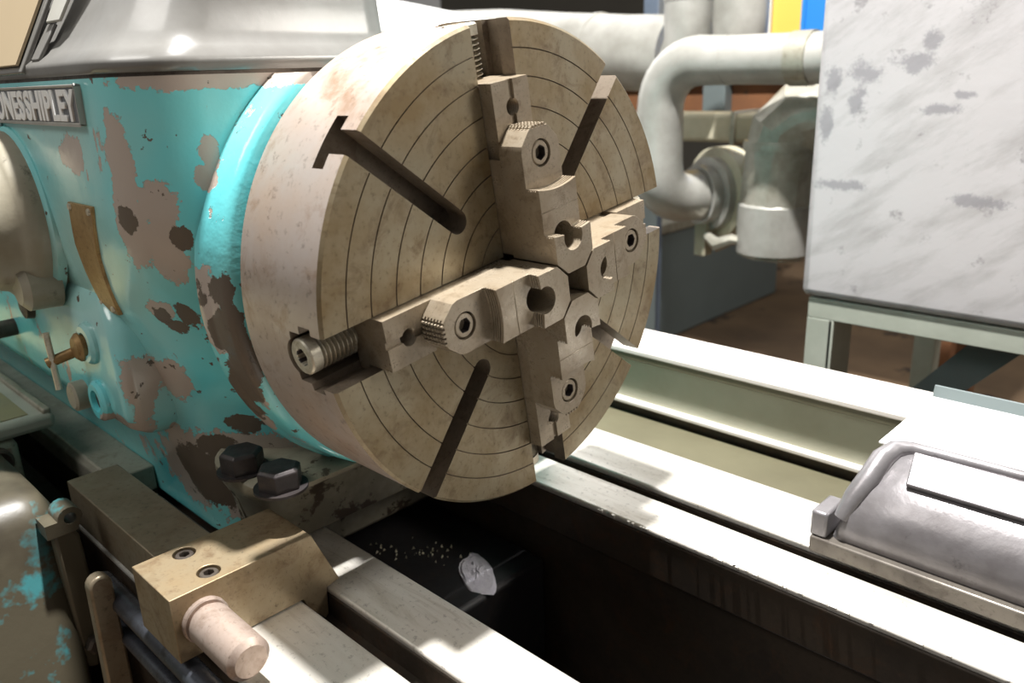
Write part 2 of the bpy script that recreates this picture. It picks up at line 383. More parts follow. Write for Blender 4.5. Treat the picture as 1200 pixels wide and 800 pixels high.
# ================================================================== headstock
hs = thing('headstock', (-2, 0, -1.35), 'big headstock casting in peeling turquoise paint behind the chuck', 'headstock')
KB = [(-1.35, -.90, -1.25, -.95, -.45), (-1.2, -.91, -1.28, -.95, -.45), (-.77, -1.0, -1.44, -.90, -.60), (-.5, -1.06, -1.47, -.79, -.76), (-.17, -1.14, -1.38, -.75, -.86), (.0, -1.18, -1.2, -.75, -.93), (.15, -1.205, -1.06, -.75, -.99), (.4, -1.215, -1.0, -.75, -1.02), (.832, -1.205, -1.0, -.75, -1.03)]
def hs_outline(z):
    """(front y, x of the front corner, x of the end face, y where the end face starts) at height z"""
    for a, b in zip(KB, KB[1:]):
        if z <= b[0]+1e-9:
            t = (z-a[0])/(b[0]-a[0]); return [lerp(a[i], b[i], t) for i in (1, 2, 3, 4)]
def body_ring(z, inset=0, grow=0, ymax=1.3):
    y, xa, x, yb = hs_outline(min(z, .832)); y += inset-grow; x += grow-inset; xa += grow-inset; yb += inset-grow; pts = []
    def bez(p0, p1, p2, n):
        return [((1-t)**2*p0[0]+2*t*(1-t)*p1[0]+t*t*p2[0], (1-t)**2*p0[1]+2*t*(1-t)*p1[1]+t*t*p2[1]) for t in [i/n for i in range(n+1)]]
    A = (xa, y); B = (x, yb)
    M1 = (lerp(A[0], B[0], .3), lerp(A[1], B[1], .3)-.008); M2 = (lerp(A[0], B[0], .7)+.008, lerp(A[1], B[1], .7))
    pts += bez((A[0]-.14, y), A, M1, 5)+bez(M2, B, (x, B[1]+.11), 5)
    pts += [(x, ymax*.45-.28), (x, ymax*.75-.2), (x, ymax-.15), (x-.2, ymax), (-6, ymax), (-6, y)]
    return [(p[0], p[1], z) for p in pts]
zs = [-1.345, -1.2, -1.05, -.9, -.75, -.62, -.5, -.35, -.2, -.05, .1, .25, .4, .55, .7, .8, .832]
part('headstock_body', MB().loft([body_ring(z) for z in zs]), 'teal', hs, angle=50)
# round boss behind the chuck
pr = [(-.9, .9), (-.80, 1.048), (-.757, 1.046), (-.745, 1.038), (-.72, 1.032), (-.64, 1.025), (-.615, 1.015), (-.60, .995), (-.597, .9)]
bmf = boolean(MB().lathe([(d, r) for d, r in pr], (0, 0, 0), (1, 0, 0), 96), [MB().box(-2, 0, -3, 3, .828, 3), MB().box(-2, 0, -3, 3, -3, -.93)])
link('spindle_boss', finish(bmf, True, 40), 'teal', hs)
part('spindle_nose', MB().lathe([(-.65, .5), (-.545, .5)], (0, 0, 0), (1, 0, 0), 48), 'dark_steel', hs)
# ledge that carries the cock and the oil sights, on the operator's side
def ledge_ring(z, y, x): return [(p[0], p[1], z) for p in rrect(-6, x, y, -.8, (.07, .02, .02, .02), 5)]
part('lever_ledge', MB().loft([ledge_ring(*k) for k in ((-.84, -.97, -1.62), (-.79, -1.10, -1.47), (-.73, -1.175, -1.41), (-.65, -1.20, -1.39), (-.45, -1.205, -1.385), (-.27, -1.20, -1.40), (-.19, -1.19, -1.45), (-.12, -1.17, -1.55), (-.06, -1.13, -1.72))]), 'teal', hs, angle=60)
# foot with the two holding-down bolts
def foot_ring(z, x, y, r):
    return [(p[0], p[1], z) for p in rrect(-1.32, x, y, .5, (r, .05, .02, .26), 8)]
part('headstock_foot', MB().loft([foot_ring(-1.345, -.95, -.86, .2), foot_ring(-1.2, -.92, -.87, .2), foot_ring(-1.06, -.875, -.90, .2), foot_ring(-.99, -.77, -.935, .2), foot_ring(-.93, -.66, -.955, .2), foot_ring(-.895, -.635, -.955, .19), foot_ring(-.88, -.66, -.935, .17)]), 'foot', hs, angle=40)
part('near_way_rib', MB().box(X0, -2.02, -1.155, -.915, -1.62, -1.347), 'way_side', bed)
part('gap_bridge', MB().yz([(-.50, -1.75), (.52, -1.75), (.52, -1.36), (-.50, -1.36)], -2.0, -1.35), 'foot', bed, .03)
for (bx, by, rot) in ((-.955, -.895, .2), (-.672, -.87, .35)):
    b = MB()
    def hx(z, r): return [(bx+r*math.cos(rot+i*PI/3), by+r*math.sin(rot+i*PI/3), z) for i in range(6)]
    b.loft([hx(-.885, .098), hx(-.793, .098), hx(-.780, .082)])
    o = part('hex_bolt', b, 'black_bolt', hs, .004, angle=20)
    part('washer', MB().lathe([(0, .118), (.012, .118)], (bx, by, -.886), (0, 0, 1), 28), 'black_bolt', o)
# ground rail along the foot of the casting
part('front_rail', MB().yz([(-1.16, -1.345), (-.91, -1.345), (-.91, -1.2), (-1.13, -1.2), (-1.16, -1.23)], -6, -2.02), 'rail', hs, .008)
# name plate
np_ = part('name_plate', MB().box(-2.75, -1.20, -1.222, -1.20, .668, .805), 'alum', hs, .003)
fr = MB().box(-2.75, -1.19, -1.232, -1.2, .803, .814).box(-2.75, -1.19, -1.232, -1.2, .657, .669).box(-1.202, -1.190, -1.232, -1.2, .657, .814)
part('plate_rim', fr, 'foil', np_, .004)
cu = bpy.data.curves.new('lettering', 'FONT'); cu.body = 'JONES SHIPLEY'; cu.size = .165*S; cu.extrude = .006*S; cu.bevel_depth = .0022*S; cu.align_x = 'RIGHT'; cu.space_character = 1.02; cu.space_word = .25; cu.offset = .0035*S
to = bpy.data.objects.new('tmp', cu); COL.objects.link(to); bpy.context.view_layer.update()
me = bpy.data.meshes.new_from_object(to.evaluated_get(bpy.context.evaluated_depsgraph_get())); bpy.data.objects.remove(to)
me.transform(Matrix.Scale(1.02, 4, (1, 0, 0)))
me.transform(Matrix.Translation(W((-1.228, -1.222, .678))) @ Matrix.Rotation(PI/2, 4, 'X'))
link('raised_lettering', me, 'plate_white', np_)
# tarnished strip, two screws
st = MB(); L = []
for i in range(9):
    t = i/8; z = lerp(.335, -.17, t); y = hs_outline(z)[0]-.012
    xl = -1.55-.03*t-.03*math.sin(PI*t); xr = lerp(-1.27, -1.405, t)-.02*math.sin(PI*t)
    L.append([(xl, y, z), (xr, y, z), (xr, y+.02, z), (xl, y+.02, z)])
sp = part('brass_strip', st.loft(L), 'brass', hs, .003, angle=25)
for (x, z) in ((-1.53, .315), (-1.31, .31), (-1.57, -.14), (-1.44, -.145)):
    part('strip_screw', MB().lathe([(0, .016), (.008, .014)], (x, hs_outline(z)[0]-.012, z), (0, -1, 0), 12), 'screw', sp)
# selector hub at the left edge of the picture
HX, HZ = -2.27, .20
def lat(prof, n=40): return MB().lathe(prof, (HX, -1.2, HZ), (0, -1, 0), n)
hb = part('selector_hub', lat([(-.05, .42), (.06, .42), (.10, .41), (.13, .38), (.15, .35), (.20, .335), (.25, .31), (.28, .26), (.285, .16), (.285, .001)]), 'hub', hs, angle=40)
part('hub_flange', lat([(-.02, .445), (.02, .44), (.035, .42)]), 'teal', hs, angle=40)
part('selector_lever', MB().tube([(HX-.03, -1.47, HZ+.05), (HX-.16, -1.54, HZ-.02), (HX-.4, -1.60, HZ-.10)], [.08, .06, .045], 14), 'hub', hb)
part('hub_boss', MB().lathe([(0, .12), (.14, .115), (.17, .08)], (HX+.23, -1.2, HZ-.30), (0, -1, 0), 24), 'hub', hb)
tc = part('drain_cock', MB().cyl((-1.80, -1.20, -.39), (-1.86, -1.36, -.44), .026, 14).lathe([(0, .07), (.04, .07), (.06, .05)], (-1.76, -1.2, -.37), (0, -1, 0), 16), 'brass', hs)
part('tee_bar', MB().cyl((-1.85, -1.34, -.29), (-1.83, -1.34, -.57), .015, 10), 'screw', tc)
for (x, z, r) in ((-1.70, -.345, .075), (-1.70, -.635, .075)):
    b = part('oil_sight_boss', MB().lathe([(-.03, r*1.4), (.015, r*1.35), (.03, r*1.15), (.03, r*.75), (.0, r*.7), (0, .001)], (x, -1.203, z), (0, -1, 0), 28), 'teal', hs, angle=35)
    part('sight_glass', MB().lathe([(0, r*.68), (.008, r*.68)], (x, -1.203, z), (0, -1, 0), 24), 'dark_steel', b)
part('plug', MB().lathe([(0, .075), (.06, .075), (.07, .06)], (-1.93, -1.2, -.66), (0, -1, 0), 18), 'hub', hs)
kb = part('knob_stem', MB().cyl((-2.95, -1.19, -.5), (-2.95, -1.32, -.5), .05, 14), 'dark_steel', hs)
part('blue_knob', MB().lathe([(0, .06), (.02, .09), (.12, .09), (.15, .06)], (-2.95, -1.31, -.5), (0, -1, 0), 20), 'blue', kb)
part('ledge_plug', MB().lathe([(0, .08), (.05, .07), (.06, .04)], (-2.55, -1.19, -.30), (0, -1, 0), 18), 'dark_steel', hs)
part('gasket', MB().loft([body_ring(.832, .006), body_ring(.846, .006)]), 'dark_steel', hs)
# lid: skirt, cove and sloping sides
K = [(.846, 0, .0), (.87, 0, .012), (.90, .0, .006), (.94, .045, 0), (1.0, .07, 0), (1.1, .085, 0), (1.3, .11, 0), (1.6, .16, 0), (1.8, .3, 0), (1.88, .6, 0)]
def lid_ring(z, inset, grow):
    r = body_ring(.832, inset, grow, .12+.12*inset)
    return [(p[0], p[1]+max(0, (z-.94))*.45*min(1, max(0, (-.55-p[1])/.55)), z) for p in r]
lid = part('headstock_lid', MB().loft([lid_ring(*k) for k in K]), 'lid', hs, angle=60)
def slab(p, q, r_, s_, th):
    a, b, c, d = [Vector(v) for v in (p, q, r_, s_)]; nrm = (b-a).cross(d-a).normalized()*th
    return MB().add([a, b, c, d, a+nrm, b+nrm, c+nrm, d+nrm], [(0, 1, 2, 3), (4, 5, 6, 7), (0, 1, 5, 4), (1, 2, 6, 5), (2, 3, 7, 6), (3, 0, 4, 7)])
ch = part('speed_chart', slab((-3.4, -1.215, .862), (-1.775, -1.215, .862), (-1.70, -1.0, 1.30), (-3.4, -1.0, 1.30), .02), 'lid', hs, .006)
part('chart_face', slab((-3.4, -1.226, .90), (-1.815, -1.226, .90), (-1.745, -1.027, 1.30), (-3.4, -1.027, 1.30), .012), 'chart', ch)
part('small_plate', slab((-1.735, -1.185, .91), (-1.635, -1.185, .91), (-1.60, -1.105, 1.055), (-1.69, -1.105, 1.055), .016), 'lid', hs, .005)
part('lid_recess', slab((-1.66, -1.125, 1.06), (-1.52, -1.115, 1.06), (-1.38, -.985, 1.35), (-1.6, -.985, 1.35), .012), 'lid_flat', lid, .02)

# ================================================================== chuck
PH = R(8.36)
chuck = thing('lathe_chuck', (0, 0, -1), 'large round four jaw steel chuck with brown stained slotted face', 'chuck')
pf = [(-.538, .3), (-.538, .985), (-.523, 1.0), (-.012, 1.0), (0, .988)]
for g in (.89, .785, .672, .56, .455, .35, .25): pf += [(0, g+.0028), (-.007, g+.0014), (-.007, g-.0014), (0, g-.0028)]
pf += [(0, .12), (-.15, .115), (-.30, .10), (-.30, .09)]
prof = MB(); prof.lathe(pf+[(-.5, .09)][:0], (0, 0, 0), (1, 0, 0), 200)
cuts = []
def rotx(mb, a):
    c, s_ = math.cos(a), math.sin(a); mb.v = [(x, y*c-z*s_, y*s_+z*c) for x, y, z in mb.v]; return mb
for k in range(4):
    a = PH+PI/4+k*PI/2
    cap = [(.445+.047*math.cos(t), .047*math.sin(t)) for t in [PI/2+PI*i/10 for i in range(11)]]
    pl = [(1.2, .0475), *cap, (1.2, -.0475)]
    cuts.append(rotx(MB().prism(pl, lambda p, x: (x, p[0], p[1]), -.115, .1), a))
    cuts.append(rotx(MB().box(-.167, -.10, .40, 1.2, -.104, .104), a))
for k in range(4):
    a = PH+k*PI/2
    cuts.append(rotx(MB().box(-.075, .1, .02, 1.2, -.104, .104), a))
    cuts.append(rotx(MB().box(-.145, -.070, .03, 1.2, -.128, .128), a))
    cuts.append(rotx(MB().box(-.21, -.140, .04, 1.2, -.098, .098), a))
    cuts.append(rotx(MB().lathe([(0, .078), (.99, .078)], (-.172, .23, 0), (0, 1, 0), 28), a))
me = boolean(prof, cuts)
me.materials.clear(); me.materials.append(M['rim']); me.materials.append(M['face']); me.materials.append(M['slot_steel'])
ctr = W((0, 0, 0))
for p in me.polygons:
    c = (p.center-ctr)/S; rr = math.hypot(c.y, c.z)
    p.material_index = 1 if (abs(p.normal.x) > .5 and c.x > -.02) else (0 if rr > .9 and abs(p.normal.x) < .8 and abs(Vector((0, c.y, c.z)).normalized().dot(p.normal)) > .95 else (0 if c.x < -.51 else 2))
link('chuck_body', finish(me, True, 28), None, chuck)
# jaw, in its own frame: local x = spindle axis, y = radius, z = across
def plan(mb, poly, x0, x1): return mb.prism(poly, lambda p, x: (x, p[0], p[1]), x0, x1)
TIP = [(.058, .05), (.058, -.05), (.112, -.107)]
def step(u, dip=.016, d=0):
    pts = [(u-dip*(1-(v/.107)**2)+d, v) for v in [-.107+.214*i/8 for i in range(9)]]
    return TIP[1:]+pts+[(.112, .107), TIP[0]]
OUT = TIP[1:]+[(.53, -.107), (.555, -.10), (.60, -.06), (.62, -.035), (.62, .035), (.60, .06), (.555, .10), (.53, .107), (.112, .107), TIP[0]]
jb = plan(MB(), [(.12, -.1), (.784, -.1), (.784, .1), (.12, .1)], -.13, .062)
thr = [(-.03 + .006*i, .036 if i % 2 else .031) for i in range(28)]
jaw_base = boolean(jb, [(MB().box(-.138, -.078, .12, .784, -.122, .122), 'UNION'), (MB().box(.05, .08, .6, .9, -.016, .012), 'DIFFERENCE'),
                        (MB().lathe(thr, (0, .682, 0), (1, 0, 0), 24), 'DIFFERENCE'), (MB().box(-.02, .08, .5, .57, .085, .12), 'DIFFERENCE')], True)
finish(jaw_base, True, 25)
top = plan(MB(), OUT, .0615, .18)
ops = [(plan(MB(), step(.398), .10, .245), 'UNION'), (plan(MB(), step(.222, .010), .10, .297), 'UNION'),
       (MB().lathe([(.085, .054), (.4, .054)], (0, .195, 0), (1, 0, 0), 32), 'DIFFERENCE'),
       (MB().lathe([(.145, .0535), (.4, .0535)], (0, .512, 0), (1, 0, 0), 32), 'DIFFERENCE')]
def ringcut(u, dip, x, w=.006, d=.007):
    pts = [(u-dip*(1-(v/.107)**2)-d, v) for v in [-.115+.23*i/8 for i in range(9)]]
    return plan(MB(), pts+[(u+.05, .115), (u+.05, -.115)], x, x+w)
for x in (.188, .200, .212, .224): ops.append((ringcut(.398, .016, x), 'DIFFERENCE'))
for x in (.254, .266, .278): ops.append((ringcut(.222, .010, x), 'DIFFERENCE'))
for i in range(6): ops.append((MB().box(.075+i*.017, .082+i*.017, .605, .7, -.2, .2), 'DIFFERENCE'))
for i in range(7): ops.append((MB().box(.05, .3, .609, .7, -.064+i*.018, -.056+i*.018), 'DIFFERENCE'))
ops.append((MB().box(.2425, .3, .306, .311, -.2, .2), 'DIFFERENCE'))
jaw_top = boolean(top, ops, True); finish(jaw_top, True, 25)
def local_bolt(u, x): return socket_head((x, u, 0), (1, 0, 0), .0465, .029, .05, .07).mesh('jaw_bolt', True, True, 25)
bolt_a, bolt_b = local_bolt(.512, .176), local_bolt(.195, .14)
# screw: real thread, collar, squared socket
sm = MB(); n = 22; pitch = .019; rows = []
for i in range(int((.955-.30)/(pitch/6))):
    u = .30+i*pitch/6; row = []
    for k in range(n):
        ph = (u/pitch+k/n) % 1.; tri = min(1, max(0, 1.7*(abs(ph-.5)*2)-.35))
        r = .047+.022*tri; row.append((-.172+r*math.cos(2*PI*k/n), u, r*math.sin(2*PI*k/n)))
    rows.append(row)
sm.loft(rows)
sm.v += []; screw_me = sm.mesh('jaw_screw', True, True, 30)
hd = socket_head((-.172, .992, 0), (0, 1, 0), .070, .036, .06, .045, .006)
head_me = hd.mesh('screw_head', True, True, 25)
for me_, mt in ((jaw_base, 'jaw'), (jaw_top, 'jaw'), (bolt_a, 'jaw'), (bolt_b, 'dark_steel'), (screw_me, 'screw'), (head_me, 'screw')):
    me_.materials.clear(); me_.materials.append(M[mt])
head_me.materials.append(M['black_bolt'])
for p in head_me.polygons:
    if math.hypot(p.center.x/S+.172, p.center.z/S) < .033: p.material_index = 1
for me_, u0 in ((bolt_a, .512), (bolt_b, .195)):            # socket faces take the near-black bolt colour
    me_.materials.append(M['black_bolt'])
    for p in me_.polygons:
        if math.hypot(p.center.y/S-u0, p.center.z/S) < .0285: p.material_index = 1
def rotpart(name, me, par, a):
    o = bpy.data.objects.new(name, me); COL.objects.link(o); o.parent = par
    if par is chuck: o.location = W((0, 0, 0))-chuck.location; o.rotation_euler = (a, 0, 0)
    return o
for k in range(4):
    a = PH+k*PI/2
    j = rotpart('jaw', jaw_base, chuck, a)
    jt = rotpart('jaw_top', jaw_top, j, a); bv = jt.modifiers.new('edge', 'BEVEL'); bv.width = .0032*S; bv.segments = 1; bv.limit_method = 'ANGLE'; bv.angle_limit = R(50); rotpart('jaw_bolt', bolt_a, j, a); rotpart('jaw_bolt', bolt_b, j, a)
    s_ = rotpart('jaw_screw', screw_me, chuck, a); rotpart('screw_head', head_me, s_, a)

# ================================================================== carriage stop clamped on the near way
stp = thing('carriage_stop', (-.7, -1.2, -1.35), 'brown steel stop block with a round pin clamped on the near bed way', 'stop block')
part('stop_bar', MB().box(-2.0, -.86, -1.355, -1.10, -1.345, -1.113), 'stop_bar', stp, .005)
scr = [(-.785, -1.285), (-.58, -1.278)]
blk = MB().yz([(-1.476, -1.06), (-.853, -1.06), (-.738, -1.335), (-.806, -1.347), (-.812, -1.48), (-.83, -1.495), (-.91, -1.40), (-.926, -1.347), (-1.476, -1.347)], -.85, -.50)
bme = boolean(blk, [MB().lathe([(-.04, .047), (.1, .047)], (x, y, -1.06), (0, 0, 1), 28) for x, y in scr])
link('stop_block', finish(bme, True, 25), 'stop', stp, .003)
for x, y in scr: part('cap_screw', socket_head((x, y, -1.066), (0, 0, 1), .038, .022, .025, .03), 'dark_steel', stp, angle=25)
PC = (-1.355, -1.203)
part('pin_collar', MB().lathe([(0, .094), (.022, .094), (.026, .088)], (-.502, PC[0], PC[1]), (1, 0, 0), 32), 'pin', stp)
part('stop_pin', MB().lathe([(0, .074), (.03, .074), (.034, .086), (.33, .086), (.352, .064), (.353, .001)], (-.49, PC[0], PC[1]), (1, 0, -.02), 36), 'pin', stp)

# ================================================================== shafts, gearbox, bracket
o = thing('feed_shaft', (-.5, -1.43, -1.43), 'thick blue grey round shaft running under the stop block', 'shaft')
part('shaft_body', MB().cyl((-1.45, -1.432, -1.425), (3, -1.432, -1.425), .052, 24), 'rod', o)
o = thing('feed_rod', (-.5, -1.44, -1.62), 'thinner blue grey rod below the thick shaft at the bed front', 'rod')
part('rod_body', MB().cyl((-1.45, -1.44, -1.61), (3, -1.44, -1.61), .036, 20), 'rod', o)
br = thing('shaft_bracket', (-1.4, -1.5, -1.7), 'flat brown hanger plate with rounded top carrying the bed shafts', 'bracket')
pl = [(-1.60, -3.2), (-1.56, -1.33)]+[(-1.51+.05*math.cos(t), -1.30+.05*math.sin(t)) for t in [PI-PI*i/8 for i in range(9)]]+[(-1.46, -1.42), (-1.47, -3.2)]
part('hanger_plate', MB().yz(pl, -1.27, -1.20), 'stop_bar', br, .012)
gb = thing('feed_gearbox', (-2.5, -1.9, -ZF), 'grimy grey and turquoise feed gearbox at the lower left corner', 'gearbox')
def gr(z, x, y, r): return [(p[0], p[1], z) for p in rrect(-5.5, x, -3.2, y, (.12, r, .05, .05), 8)]
part('gearbox_body', MB().loft([gr(-ZF, -1.3, -1.66, .1), gr(-2.6, -1.32, -1.62, .1), gr(-2.0, -1.42, -1.56, .12), gr(-1.6, -1.55, -1.51, .14), gr(-1.3, -1.62, -1.49, .14), gr(-1.12, -1.66, -1.49, .14), gr(-1.03, -1.72, -1.53, .12), gr(-1.0, -1.82, -1.6, .1)]), 'grimy_teal', gb, angle=60)
lg = boolean(MB().prism([(-1.60+.0, -1.16), (-1.47, -1.16)]+[(-1.49+.055*math.cos(t), -1.09+.055*math.sin(t)) for t in [0+PI*i/8 for i in range(9)]]+[(-1.6, -1.09)], lambda p, a: (a, p[0], p[1]), -1.66, -1.53), [MB().lathe([(-.3, .028), (.3, .028)], (-1.6, -1.49, -1.09), (1, 0, 0), 18)])
link('cover_lug', finish(lg, True, 30), 'grimy_teal', gb)
part('edge_flange', MB().yz([(-1.57, -1.16), (-1.50, -1.12), (-1.46, -1.2), (-1.45, -1.5), (-1.47, -1.72), (-1.50, -1.92), (-1.56, -1.9)], -1.63, -1.55), 'grimy_teal', gb, .015)
part('flange_nut', MB().lathe([(0, .05), (.05, .05), (.06, .035)], (-1.56, -1.50, -1.78), (1, 0, 0), 6), 'dark_steel', gb, angle=20)
tr = part('tray_cover', MB().box(-5.5, -2.5, -2.9, -1.215, -1.0, -.91), 'grey_paint', gb, .03)
part('tray_panel', MB().box(-5.5, -2.57, -2.8, -1.33, -.915, -.905), 'tray_yellow', tr)
part('tray_rim', MB().box(-5.5, -2.52, -1.27, -1.225, -.92, -.885), 'rail', tr, .01)
part('cover_apron', MB().box(-5.4, -2.5, -2.8, -1.42, -1.4, -1.0), 'rail', gb, .04)
part('cover_bolt', MB().lathe([(0, .075), (.05, .075), (.06, .06), (.05, .035), (.03, .03)], (-2.5, -1.54, -1.09), (1, 0, 0), 20), 'dark_steel', gb)

# ================================================================== slide casting on the rear way
sl = thing('rear_slide', (1.6, 1.2, -1.345), 'rounded worn silver casting with curled rim sitting on the rear bed way', 'machine slide')
XE = 3.2
part('wiper_strip', MB().box(.97, XE, .80, .88, -1.315, -1.235), 'slide_dark', sl, .01)
def sect(x, d=0., up=0.):
    P = [(.845, -1.235), (.835, -1.17), (.845, -1.10), (.875, -1.04), (.925, -.985), (.99, -.935), (1.06, -.895), (1.13, -.872), (1.19, -.87), (1.22, -.90), (1.23, -1.0), (1.23, -1.235)]
    cy, cz = 1.04, -1.235
    return [(x+.10*max(0, (p[1]+1.235)/.36)*(1 if up == 0 else 1), cy+(p[0]-cy)*(1-d), cz+(p[1]-cz)*(1-d)) for p in P]
part('slide_body', MB().loft([sect(1.05, .10), sect(1.058, .05), sect(1.075, .0), sect(1.3), sect(XE)]), 'slide', sl, angle=50)
rim = [(1.085, .86, -1.13), (1.115, .90, -1.03), (1.145, .97, -.955), (1.16, 1.06, -.89), (1.185, 1.13, -.865), (1.24, 1.175, -.86), (1.35, 1.19, -.86), (1.6, 1.195, -.86), (XE, 1.195, -.86)]
part('curled_rim', MB().tube(rim, [.036, .046, .05, .05, .044, .034, .028, .026, .026], 12), 'slide', sl, angle=60)
part('raised_panel', slab((1.30, .965, -.945), (XE, .965, -.945), (XE, 1.13, -.862), (1.27, 1.13, -.862), .022), 'slide', sl, .006)
part('end_wiper', MB().box(.965, 1.04, .81, 1.0, -1.235, -1.11), 'slide', sl, .012)
part('slide_base', MB().box(1.02, XE, .90, 1.24, -1.345, -1.235), 'slide_dark', sl)
cv = thing('sheet_cover', (1.8, 1.5, -.95), 'bright white sheet metal cover behind the curled silver casting', 'cover')
part('cover_sheet', MB().box(1.075, XE, 1.236, 1.96, -.905, -.893), 'plate_white', cv, .004)
part('upturned_flange', MB().yz([(1.95, -.9), (1.962, -.9), (1.985, -.835), (1.973, -.835)], 1.075, XE), 'pump_grey', cv, .003)
part('cover_bracket', MB().box(1.3, XE-.1, 1.25, 1.33, -1.345, -.905), 'slide_dark', cv)

# ================================================================== guard beam and drip tray behind the bed
gd = thing('guard_beam', (0, 2, -ZF), 'long pale green channel beam behind the lathe bed with white top flange', 'beam')
part('top_flange', MB().box(-6, 5, 1.9, 2.34, -1.055, -1.015), 'guard_top', gd, .01)
part('shaded_lip', MB().box(-6, 5, 1.905, 1.935, -1.10, -1.05), 'olive', gd, .006)  # flange edge with the overhang's shade put into its olive colour
part('beam_web', MB().box(-6, 5, 1.94, 1.98, -1.42, -1.05), 'guard_web', gd)
part('bottom_flange', MB().box(-6, 5, 1.895, 2.1, -1.43, -1.395), 'guard_top', gd, .01)
part('lower_skirt', MB().box(-6, 5, 1.95, 2.0, -2.2, -1.42), 'way_side', gd)
for x in (-4.5, -1.0, 2.5): part('beam_post', MB().box(x, x+.3, 2.0, 2.3, -ZF, -1.1), 'grey_paint', gd)
dt = thing('drip_tray', (0, 1.6, -ZF), 'olive green drip tray between the rear bed way and the beam', 'tray')
part('tray_pan', MB().yz([(1.31, -1.48), (1.92, -1.50), (1.92, -1.54), (1.31, -1.54)], -6, 5), 'olive', dt)
part('tray_stand', MB().box(-5.8, 4.8, 1.35, 1.9, -ZF, -1.54), 'way_side', dt)

# ================================================================== silver tank on its frame
tk = thing('silver_tank', (.9, 4.6, -ZF), 'large scuffed silver painted tank on a grey steel frame at the right', 'tank')
part('tank_body', MB().box(-.40, 4.2, 3.5, 6.4, -.91, 2.2), 'tank', tk, .06, 4)
tf = part('frame_rail', MB().box(-.34, 4.1, 3.53, 3.62, -1.08, -.92), 'grey_paint', tk, .006)
for x in (-.34, 3.9): part('frame_leg', MB().box(x, x+.2, 3.53, 3.60, -ZF, -1.08).box(x+.17, x+.21, 3.53, 3.9, -ZF, -1.08), 'grey_paint', tk, .006)
for x in (-.34, 3.9): part('frame_leg', MB().box(x, x+.2, 6.1, 6.3, -ZF, -.92), 'grey_paint', tk, .006)
part('frame_rail', MB().box(-.34, -.26, 3.62, 6.2, -1.08, -.92), 'grey_paint', tk, .006)
part('frame_rail', MB().box(-.34, 4.1, 6.15, 6.25, -1.08, -.92), 'grey_paint', tk, .006)
part('frame_brace', slab((-.1, 3.9, -2.2), (.15, 3.9, -2.2), (1.2, 3.9, -1.02), (.85, 3.9, -1.02), .1), 'pump_grey', tk)
part('side_flange', MB().lathe([(0, .58), (.10, .58), (.12, .55)], (-.52, 4.45, .1), (1, 0, 0), 40), 'foil', tk)

# ================================================================== lagged pipework
def arc(c, r, a0, a1, e1, e2, n=8):
    return [tuple(Vector(c)+Vector(e1)*r*math.cos(R(lerp(a0, a1, i/n)))+Vector(e2)*r*math.sin(R(lerp(a0, a1, i/n)))) for i in range(n+1)]
pp = thing('bent_pipe', (-2.8, 5, -1), 'silver lagged pipe bending from horizontal down beside the chuck', 'pipe')
pts = [(-.405, 5, .84), (-1.2, 5, .84), (-1.9, 5, .85)]+arc((-2.3, 5, .41), .45, 90, 180, (1, 0, 0), (0, 0, 1))+[(-2.76, 5, .1), (-2.765, 5, -.15)]
AX = Vector((.36, .93, 0)).normalized()
pts += arc(Vector((-2.765, 5, -.22))+AX*.32, .32, 180, 270, AX, (0, 0, 1))[1:]+[tuple(Vector((-2.765, 5, -.54))+AX*.5)]
part('pipe_lagging', MB().tube(pts, [.225]*3+[.24]*9+[.25, .26]+[.27]*8+[.28], 24), 'foil', pp, angle=60)
part('end_clamp', MB().lathe([(0, .24), (.2, .24)], (-1.32, 5, .84), (1, 0, 0), 28), 'rail', pp)
part('band', MB().lathe([(0, .232), (.03, .232)], (-2.0, 5, .85), (1, 0, 0), 28), 'foil', pp)
vl = thing('pipe_flange', (-2.5, 5.6, -1), 'round silver flange rings at the foot of the bent pipe', 'flange')
C0 = Vector((-2.765, 5, -.54))+AX*.52
part('inner_sleeve', MB().lathe([(0, .32), (.14, .32)], C0, AX, 36), 'foil', vl)
part('mid_ring', MB().lathe([(.12, .36), (.13, .40), (.24, .40), (.25, .36)], C0, AX, 36), 'foil', vl)
part('outer_ring', MB().lathe([(.22, .46), (.24, .50), (.46, .50), (.50, .46)], C0, AX, 40), 'lag_cream', vl)
part('valve_stand', MB().box(-2.60, -2.46, 5.5, 5.66, -1.22, -.78), 'lag_cream', vl, .01)
part('torn_lagging', MB().tube([(-2.45, 5.5, -.98), (-2.28, 5.45, -1.06), (-2.1, 5.45, -.98), (-1.95, 5.48, -.99)], [.05, .08, .06, .03], 8), 'foil_crumpled', vl)
fd = thing('foil_duct', (-1.6, 5.4, -1), 'crumpled foil wrapped duct elbow between the flange and the silver tank', 'duct')
rings = []; path = [(-1.75, 5.7, -1.15), (-1.74, 5.7, -.8), (-1.72, 5.7, -.4), (-1.70, 5.7, -.05), (-1.66, 5.72, .12), (-1.52, 5.75, .26), (-1.3, 5.8, .33), (-.425, 5.85, .35)]
mbf = MB().tube(path, [.36, .38, .385, .385, .40, .40, .39, .37], 26)
mbf.v = [(x+random.uniform(-.014, .014), y+random.uniform(-.014, .014), z+random.uniform(-.012, .012)) for x, y, z in mbf.v]
part('duct_skin', mbf, 'foil_crumpled', fd, angle=15)
part('duct_seam', MB().lathe([(0, .405), (.05, .41), (.09, .40)], (-1.70, 5.7, -.03), (0, 0, 1), 26), 'foil_crumpled', fd)
part('lower_drum', MB().lathe([(0, .395), (.5, .40), (.52, .38)], (-1.74, 5.7, -1.1), (0, 0, 1), 30), 'foil', fd)
cd = thing('cream_duct', (-2.3, 6.6, 0), 'cream lagged horizontal duct behind the bent pipe', 'duct')
